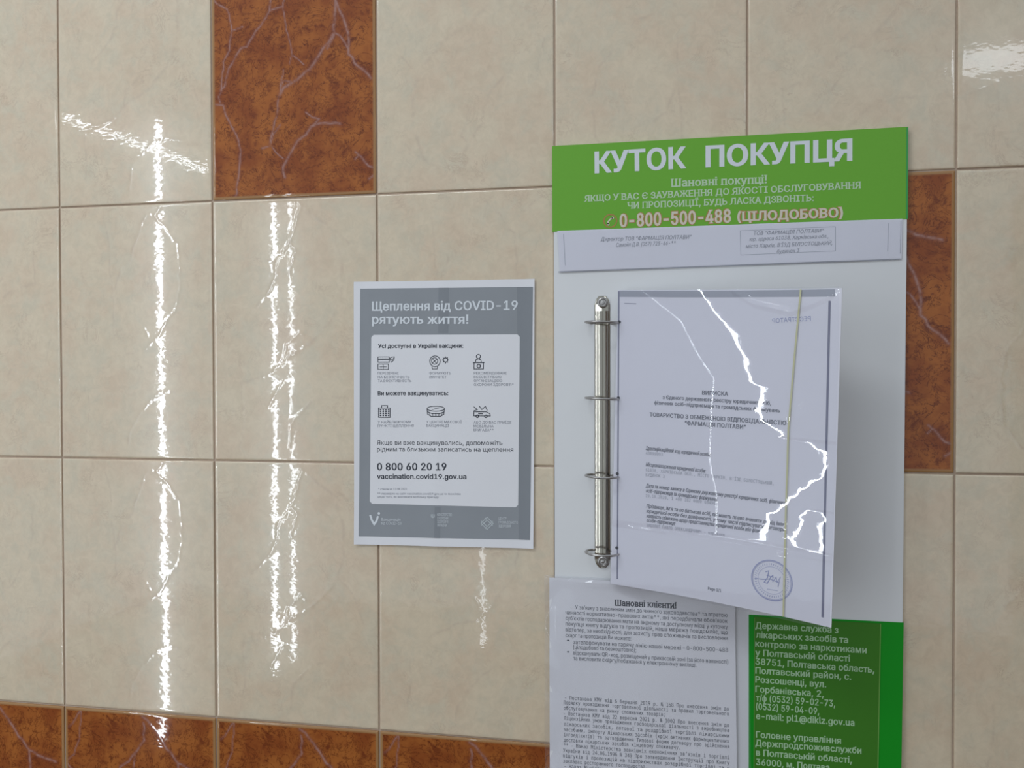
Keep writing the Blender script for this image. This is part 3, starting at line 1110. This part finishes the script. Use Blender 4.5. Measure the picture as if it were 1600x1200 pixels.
def ic_ambulance(q):
    x, y = 510.6, 539.0
    q.stroke([(x, y + 1), (x + 4, y + 4), (x, y + 5.5)], .8); q.stroke([(x + 6, y), (x + 9, y + 4), (x + 13, y + .5), (x + 15, y + 5)], .8)
    q.stroke([(x, y + 6.5), (x + 14, y + 6.5), (x + 18, y + 8.5), (x + 18.4, y + 11), (x, y + 11)], .8, True)
    q.circle(x + 4, y + 11.3, 1.5, .8); q.circle(x + 13.5, y + 11.3, 1.5, .8); q.stroke([(x + 5, y + 8.6), (x + 10, y + 8.6)], .9)


for d in (ic_box, ic_head, ic_speaker, ic_hospital, ic_stadium, ic_ambulance):
    icon(d)
# emblems in the grey foot of the poster
q = Print()
q.stroke([(391.5, 661.5), (393.2, 667), (396.2, 671.8), (399.0, 668), (400.6, 662.5)], 2.4); q.circle(401.6, 659.6, 1.5)
q.build(PL, 'emblem', MAT['white'], pm, poster, .0004)
q = Print()
q.stroke([(462.6, 659.3), (462.9, 662.4), (466.1, 662.4), (466.4, 659.3)], .8); q.stroke([(464.5, 659), (464.5, 663.4)], .8)
q.build(PL, 'emblem', MAT['white_dim'], pm, poster, .0004)
q = Print()
cx, cy = 525.9, 668.2
for r in (6.8, 3.6):
    q.stroke([(cx, cy - r), (cx + r, cy), (cx, cy + r), (cx - r, cy)], .8, True)
for k in (-1, 1):
    q.stroke([(cx - 6.5, cy + 2.6 * k), (cx - 2, cy - 2 * k)], .7); q.stroke([(cx + 6.5, cy + 2.6 * k), (cx + 2, cy - 2 * k)], .7)
    q.stroke([(cx - 2.6, cy + 6 * k), (cx + 2, cy + 1.6 * k)], .7)
q.build(PL, 'emblem', MAT['white_dim'], pm, poster, .0004)

# ------------------------------------------------------------------ information board
BT = 0.0052                                    # board thickness
board = thing('information_board', 'tall white notice board with green header and ring binder rail', 'board', W(.775, 1.0, -.0002))
BL = Local(board)
BL.part('backing_panel', *slab([(.5996, .2612), (.9532, .2604), (.9489, 1.0), (.6004, 1.0)], -BT, -.0003), MAT['board'])
flatw = lambda z: (lambda x, y, off: np.array(W(x / 1000, y / 1000, z - off)))
hd = BL.part('header_strip', *slab([(.5980, .2603), (.9534, .2594), (.9535, .3506), (.5981, .3517)], -BT - .0006, -BT + .0028), MAT['green'])
q = Print(); q.rect(951.6, 260.2, 953.3, 350.4)
q.build(BL, 'edge_band', MAT['teal'], flatw(-BT - .0006), hd, .00012)
fl = flatw(-BT - .0006)
letter(BL, HEADER[:2], MAT['white'], fl, hd, .00015, label='large white capitals')
letter(BL, HEADER[2:5], MAT['greenish'], fl, hd, .00015, label='small pale lettering')
q = Print(); q.lines(HEADER[5:], weight=0.075)
q.circle(659.7, 342.3, 6.7, 1.3)
q.build(BL, 'lettering', MAT['orange'], fl, hd, .00013, label='orange outline of the telephone number')
q = Print(); q.lines(HEADER[5:], weight=0.03)
q.stroke([(657.2, 345.8), (657.4, 343.2), (659.6, 340.6), (662, 339)], 1.5); q.circle(657.6, 345.9, 1.3); q.circle(662.2, 339.2, 1.3)
q.build(BL, 'lettering', MAT['ivory'], fl, hd, .00018, label='ivory telephone number')
FT = [(.8016, .7534), (.9512, .7540), (.9487, 1.0), (.8020, 1.0)]
ft = BL.part('footer_strip', *slab(FT, -BT - .0006, -BT + .0028), MAT['footer'])

# ring binder rail, standing upright on the board
RX, RY0, RY1 = .6512, .4215, .7105
_f = math.tan(0.358)      # slope of the rail's left flank
prof = [(-8.2, 0), (-8.0, 1.7), (-6.9, 2.8), (-3.7, 2.8 + 3.2 * _f), (-2.7, 4.25), (0.1, 4.4), (0.4, 3.5), (1.1, 3.5), (1.4, 4.3),
        (3.6, 3.9), (6.4, 2.4), (7.8, 1.2), (8.2, 0)]


def rail_shape():
    ys = [RY0, RY0 + .0012, RY0 + .004, RY0 + .009, RY0 + .016, RY0 + .018, RY1 - .018, RY1 - .016, RY1 - .009, RY1 - .004, RY1 - .0012, RY1]
    v, f = [], []
    for k, y in enumerate(ys):
        d = min(y - RY0, RY1 - y)
        wd = min(1.0, 0.45 + 0.55 * math.sin(min(1, d / .008) * math.pi / 2))
        hh = 0.36 if d < .0155 else 1.0
        for x, h in prof:
            v.append(W(RX + x * wd / 1000, y, -BT - max(0.0004, h * hh / 1000 if h else 0)))
    n = len(prof)
    for k in range(len(ys) - 1):
        for i in range(n - 1):
            f.append((k * n + i, (k + 1) * n + i, (k + 1) * n + i + 1, k * n + i + 1))
    f.append(tuple(range(n)))
    f.append(tuple(range((len(ys) - 1) * n, len(ys) * n))[::-1])
    return v, f


def fix_normals(o):
    bm = bmesh.new(); bm.from_mesh(o.data)
    bmesh.ops.recalc_face_normals(bm, faces=bm.faces)
    bm.to_mesh(o.data); bm.free()


rail = BL.part('binder_rail', *rail_shape(), MAT['chrome'], smooth=False)
fix_normals(rail)
for p in rail.data.polygons:
    p.use_smooth = True
rail.data.set_sharp_from_angle(angle=0.14)


def lathe(profile, cx, cy, z0, n=28):
    v, f = [], []
    for r, h in profile:
        for k in range(n):
            a = 2 * math.pi * k / n
            v.append(W(cx + r * math.cos(a), cy + r * math.sin(a), z0 - h))
    for j in range(len(profile) - 1):
        for k in range(n):
            f.append((j * n + k, j * n + (k + 1) % n, (j + 1) * n + (k + 1) % n, (j + 1) * n + k))
    f.append(tuple(range((len(profile) - 1) * n, len(profile) * n)))
    return v, f


for y in (RY0 + .0072, RY1 - .0072):
    rv = BL.part('rivet', *lathe([(.0058, .0), (.0058, .0016), (.0052, .0027), (.0043, .0030), (.0036, .0024), (.0034, .0014), (.0022, .0013), (.0019, .0022), (.0010, .0025)], RX + .0006, y, -BT - .0012), MAT['steel'], rail, smooth=True)
    fix_normals(rv)

RINGS = [.4502, .5298, .6115, .6922]


def tube(path, r, n=8, closed=True):
    v, f = [], []
    P = [Vector(p) for p in path]
    m = len(P)
    for i in range(m):
        t = (P[(i + 1) % m] - P[i - 1]).normalized() if closed else (P[min(i + 1, m - 1)] - P[max(i - 1, 0)]).normalized()
        a = Vector((0, 0, 1)) if abs(t.z) < .9 else Vector((1, 0, 0))
        u = t.cross(a).normalized(); w = t.cross(u)
        for k in range(n):
            an = 2 * math.pi * k / n
            v.append(tuple(P[i] + u * math.cos(an) * r + w * math.sin(an) * r))
    for i in range(m if closed else m - 1):
        for k in range(n):
            f.append((i * n + k, i * n + (k + 1) % n, ((i + 1) % m) * n + (k + 1) % n, ((i + 1) % m) * n + k))
    if not closed:
        f.append(tuple(range(n))); f.append(tuple(range((m - 1) * n, m * n)))
    return v, f


RC, RR = -.0168, .0166
for y in RINGS:
    # a ring bent from wire: round in front, passing through the rail behind
    path = []
    for k in range(40):
        a = 2 * math.pi * k / 40
        path.append(W(RX + RR * 1.03 * math.cos(a), y + .0006 * math.cos(a), RC - RR * .84 * math.sin(a) + .0006))
    rg = BL.part('binder_ring', *tube(path, .00125), MAT['steel'], rail, smooth=True)
    fix_normals(rg)

# clear pocket below the header and the slip in it
slip = thing('paper_slip', 'wide white paper slip with small italic print tucked under the green header', 'slip', W(.777, .3935, -BT - .0004))
SL = Local(slip)
sc_ = [(.6035, .3512), (.9480, .3504), (.9475, .3898), (.6062, .3944)]
sfn = quad_map(sc_, -BT - .0010, lambda s, t: 0.0003 + 0.0004 * math.sin(5 * s + 1) ** 2)
SL.part('sheet', *sheet_grid(30, 4, sfn, 0.0002), MAT['slip'], smooth=True)
sm = mm_map(sfn, sc_)
letter(SL, STRIP, MAT['ink_mid'], sm, slip, .0002)
q = Print()
q.stroke([(792.6, 357.3), (884.9, 356.6), (885, 381.8), (792.7, 382.4)], .4, closed=True)
q.build(SL, 'printed_frame', MAT['ink_light'], sm, slip, .0002)
for a, b in (((611.2, 354.2), (611.1, 386.3)), ((935, 355), (934.5, 384)), ((946.5, 353), (946.3, 387))):
    q = Print(); q.stroke([a, b], .45, sub=8)
    q.build(SL, 'border_line', MAT['ink_light'], sm, slip, .0002)
pocket = BL.part('clear_pocket', *sheet_grid(60, 16, quad_map([(.6030, .3514), (.9486, .3506), (.9480, .3901), (.6057, .3947)], -BT - .0019,
    lambda s, t: 0.0006 + 0.0004 * math.sin(30 * s - 6.3) * math.sin(2.2 * t + .3) * math.exp(-((s - .43) / .16) ** 2) + 0.0002 * math.sin(23 * s) * t)), MAT['film'], smooth=True)
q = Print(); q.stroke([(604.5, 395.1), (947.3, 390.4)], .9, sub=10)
q.build(BL, 'pocket_seam', MAT['grey_line'], flatw(-BT - .0012), board, .0002)

# address card in the footer
card = thing('address_card', 'olive green address card with pale bold lettering at the lower right of the board', 'card', W(.868, .995, -BT - .0008))
CL = Local(card)
CL.part('sheet', *slab([(.8070, .7550), (.9297, .7558), (.9262, .992), (.8066, .992)], -BT - .0012, -BT - .0008), MAT['card'])
letter(CL, LABEL, MAT['mint'], flatw(-BT - .0012), card, .00015)
for a, b, w_ in (((929.3, 756), (926.1, 992), .8), ((807.2, 756), (806.8, 992), .4)):
    q = Print(); q.stroke([a, b], w_)
    q.build(CL, 'edge_line', MAT['card_edge'], flatw(-BT - .0012), card, .00015)

# ------------------------------------------------------------------ laminated notice
nc = [(.5893, .7200), (.8010, .7208), (.8050, 1.022), (.5893, 1.022)]
ZN = -BT - .0022


def notice_bump(s, t):
    return 0.0006 + 0.0012 * math.exp(-((s - .30) / .22) ** 2 - ((t - .0) / .05) ** 2) + 0.0005 * math.sin(6 * s + 4 * t) ** 2 + 0.0010 * max(0, .12 - s) * 4 * (1 + math.sin(26 * t))


nfn = quad_map(nc, ZN, notice_bump)
notice = thing('laminated_notice', 'white laminated notice of dense black text overlapping the lower left board edge', 'notice', W(.70, 1.02, ZN))
NL = Local(notice)


def ncut(s0, t0, s1, t1):
    return lambda s, t, off: nfn(lerp(s0, s1, s), lerp(t0, t1, t), off)


NL.part('sheet', *sheet_grid(30, 40, ncut(.025, .009, .935, .985), 0.0002), MAT['paper'], smooth=True)
nmm = mm_map(nfn, nc)
letter(NL, NOTICE_SERIF[:1], MAT['ink'], nmm, notice, .0002, label='bold heading')
letter(NL, NOTICE_SERIF[1:], MAT['ink_soft'], nmm, notice, .0002)
letter(NL, NOTICE_MONO, MAT['ink_soft'], nmm, notice, .0002)


def lam(s, t, off):
    p = nfn(s, t, off + 0.0006)
    r = 0.0007 * math.sin(31 * s + 5 * math.sin(9 * t)) * math.exp(-(s / .10) ** 2) + 0.0006 * math.sin(40 * (s - .9) + 6 * t) * math.exp(-((s - .97) / .05) ** 2)
    r += 0.0036 * math.exp(-((t - .018 - .03 * (s - .27) ** 2) / .010) ** 2) * math.exp(-((s - .27) / .12) ** 2)
    p[1] -= r
    return p


NL.part('laminate_film', *sheet_grid(110, 120, lam), MAT['laminate'], smooth=True)

# ------------------------------------------------------------------ document sleeve hanging on the rings
TLs, BLs = np.array([.6683, .4165, -.016]), np.array([.6602, .7245, -.016])
TRs, BRs = SLEEVE_TR, SLEEVE_BR
SWm, SHm = 218.0, 308.0
chord = TRs - TLs
TH0, TH1 = math.radians(14.5), math.radians(29.5)


def sleeve_base(s, t, off=0.0):
    a, b = lerp(TLs, BLs, t), lerp(TRs, BRs, t)
    p = lerp(a, b, s)
    d = b - a
    n = np.array([-d[2], 0, d[0]]) / math.hypot(d[0], d[2])      # away from the viewer
    sag = 0.218 * (TH1 - TH0) / 8 * 4 * s * (1 - s)
    p = p + n * (sag - off)
    return np.array(W(p[0], p[1], p[2]))


sleeve = thing('document_sleeve', 'clear plastic sleeve holding a stamped white document, hanging open on the binder rings', 'document', W(.6643, .7245, -.016))
VL = Local(sleeve)
VL.part('page', *sheet_grid(30, 30, sleeve_base, 0.0012), MAT['page'], smooth=True)
smm = lambda x, y, off: sleeve_base(x / SWm, y / SHm, off)
letter(VL, PAGE_BOLD, MAT['ink_page'], smm, sleeve, .00025)
letter(VL, PAGE_GREY, MAT['ink_light'], smm, sleeve, .00025, label='paler typewritten entries', weight=0.0)
for a, b, w_ in (((.7, 1.3), (7.1, 302), 1.4), ((207.5, 11.5), (210.1, 300.3), 2.0), ((6.9, 14), (19.7, 14.3), .6)):
    q = Print(); q.stroke([a, b], w_, sub=10)
    q.build(VL, 'border_line', MAT['border'], smm, sleeve, .0002)
q = Print(); q.stroke([(1.5, 4.0), (212, 4.2)], 6.5, sub=8)
q.build(VL, 'border_line', MAT['grey_line'], smm, sleeve, .0002, label='grey band along the top')
# round stamp with a signature
q = Print()
sx, sy, sr = 163.2, 276.0, 19.0
q.circle(sx, sy, sr, .9, 40); q.circle(sx, sy, sr - 1.1, .35, 40); q.circle(sx, sy, sr * .68, .3, 36)
q.stroke([(sx - 16, sy + 1), (sx - 8, sy + .5), (sx - 2, sy - 1), (sx + 7, sy + .6)], .7)
q.stroke([(sx - 6, sy - 7), (sx - 3, sy - 8.5), (sx - 4, sy - 2), (sx - 7, sy + 3), (sx - 4, sy + 3.5), (sx - 1, sy - 3), (sx + 1, sy - 5), (sx + 1, sy + 1), (sx + 4, sy - 4), (sx + 5, sy + 1), (sx + 8, sy - 5), (sx + 6, sy + 5)], .8)
q.stroke([(sx - 5, sy - 4), (sx + 2, sy - 3.4)], .6); q.stroke([(sx - 4, sy + 9), (sx + 6, sy + 8.6)], .4)
for k in range(46):
    a = 2 * math.pi * k / 46
    q.stroke([(sx + 14.4 * math.cos(a), sy + 14.4 * math.sin(a)), (sx + 16.2 * math.cos(a + .03), sy + 16.2 * math.sin(a + .03))], .45)
q.build(VL, 'round_stamp', MAT['stamp'], smm, sleeve, .00028)
V_, T_, a_, b_ = glyph_run('РЕЄСТРАТОР', 'sans', 0.0, 1)
q = Print(); q.lines([('РЕЄСТРАТОР', 191.5, 32.0, 156.5, 29.5, 4.2, '')])
q.v = [(x, 61.5 - y) for x, y in q.v]
q.build(VL, 'lettering', MAT['stamp'], smm, sleeve, .00028, label='bluish print showing through reversed')
q = Print(); q.stroke([(181.9, .8), (178, 65), (174.6, 130.5), (174.6, 220), (175.2, 307.5)], 1.6, sub=6)
q.build(VL, 'yellow_strip', MAT['yellow'], smm, sleeve, .0016)


# billowing film: its tilt is shaped to throw lamp glints along set lines
def interp(tab, y):
    xs = [a for a, b in tab]; return float(np.interp(y, xs, [b for a, b in tab]))


C1 = SLEEVE_C1
CB = SLEEVE_CB
CA = SLEEVE_CA
NU, NV = 230, 300
su = np.linspace(0, 1, NU + 1)
film = np.zeros((NV + 1, NU + 1))


def aim(P, k):
    """horizontal tilt that mirrors lamp k into the lens, at point P"""
    lx, ly = STRIPS[k][0], -DS
    a = math.atan2(lx - P[0], -(ly - P[1])); b = math.atan2(CAM.x - P[0], -(CAM.y - P[1]))
    return -(a + b) / 2


for j in range(NV + 1):
    t = j / NV
    a, b = lerp(TLs, BLs, t), lerp(TRs, BRs, t)
    th_ch = math.atan2(-(b[2] - a[2]), b[0] - a[0])
    y = t * SHm
    th = th_ch + (su - .5) * (TH1 - TH0)
    xb, x1 = interp(CB, y) / SWm, interp(C1, y) / SWm
    xa = interp(CA, y) / SWm
    A0 = np.array([aim(sleeve_base(x, t), 0) for x in su[::10]])
    A0 = np.interp(su, su[::10], A0)
    gp = [aim(sleeve_base(.4, t), 0) - aim(sleeve_base(.4, t), k) for k in (1, 2)]
    ga, gb = min(gp), max(gp)
    wb = .011
    xs = [0, max(.001, xb - wb), xb, xb + wb, x1 - .085, x1 - .03, x1, x1 + .03, x1 + .06, max(1.0, x1 + .09)]
    ts = [-gb - .05, -gb - .035, -(ga + gb) / 2, -ga + .018, -.028, -.005, 0, .005, .024, .06]
    E = np.interp(su, xs, ts)
    # smooth a little
    ker = np.array([1, 2, 3, 2, 1]) / 9
    E = np.convolve(np.pad(E, 2, 'edge'), ker, 'valid')
    # inner loop near the lower right
    lo, hi = SLEEVE_LOOP[0], SLEEVE_LOOP[1]
    if lo < y < hi:
        l, r = interp(SLEEVE_L, y) / SWm, interp(SLEEVE_R, y) / SWm
        if r > l:
            inside = np.clip((su - l) / .035, -1, 1) * np.clip((r - su) / .035, -1, 1)
            near = (su > l - .035) & (su < r + .035)
            E = np.where(near, -.008 * inside, E)
    calm = np.clip((y - 243) / 2.5, 0, 1)
    E = E * (1 - calm) + (-ga * .5) * calm
    T = A0 + E + .0012 * np.sin(su * 70 + 9 * math.sin(y / 21.0))
    d = np.concatenate([[0], np.cumsum((T[1:] + T[:-1]) / 2 - (th[1:] + th[:-1]) / 2) / NU * .218])
    film[j] = d
film -= film.min(1)[:, None] * 0.9
k9 = np.hanning(9); k9 /= k9.sum()
off0 = film[:, 0].copy()
film = film - off0[:, None] + np.convolve(np.pad(off0, 4, 'edge'), k9, 'valid')[:, None]
film = film + .0012
# the open mouth of the sleeve curls, with a few small dents below it
sv, tv = np.meshgrid(su, np.linspace(0, 1, NV + 1))
arc = np.interp(sv, [.5, .55, .64, .8, .9, .97, 1.0], [-.03, .006, .046, .072, .047, .025, .015])
film += .0013 * np.exp(-((tv - arc) / .0085) ** 2) * np.clip((sv - .5) / .05, 0, 1) * np.clip((1 - sv) / .04, 0, 1)
for cs, ct, hgt in ((.787, .395, .0005), (.84, .35, .0004), (.80, .80, .0005), (.79, .72, .0004), (.79, .75, .0003)):
    film += hgt * np.exp(-(((sv - cs) * 218) ** 2 + ((tv - ct) * 308) ** 2) / (2 * 1.9 ** 2))


def film_fn(s, t, off):
    return sleeve_base(s, t, film[int(round(t * NV)), int(round(s * NU))])


VL.part('clear_film', *sheet_grid(NU, NV, film_fn), MAT['film'], smooth=True)
for y, x in zip(RINGS, (0.9, 2.0, 3.0, 4.6)):
    yy = {0: 33.3, 1: 112.7, 2: 191.7, 3: 269.4}[RINGS.index(y)]
    q = Print(); q.circle(x + 1.2, yy, 1.7)
    q.build(VL, 'punch_hole', MAT['dark'], smm, sleeve, .0003)
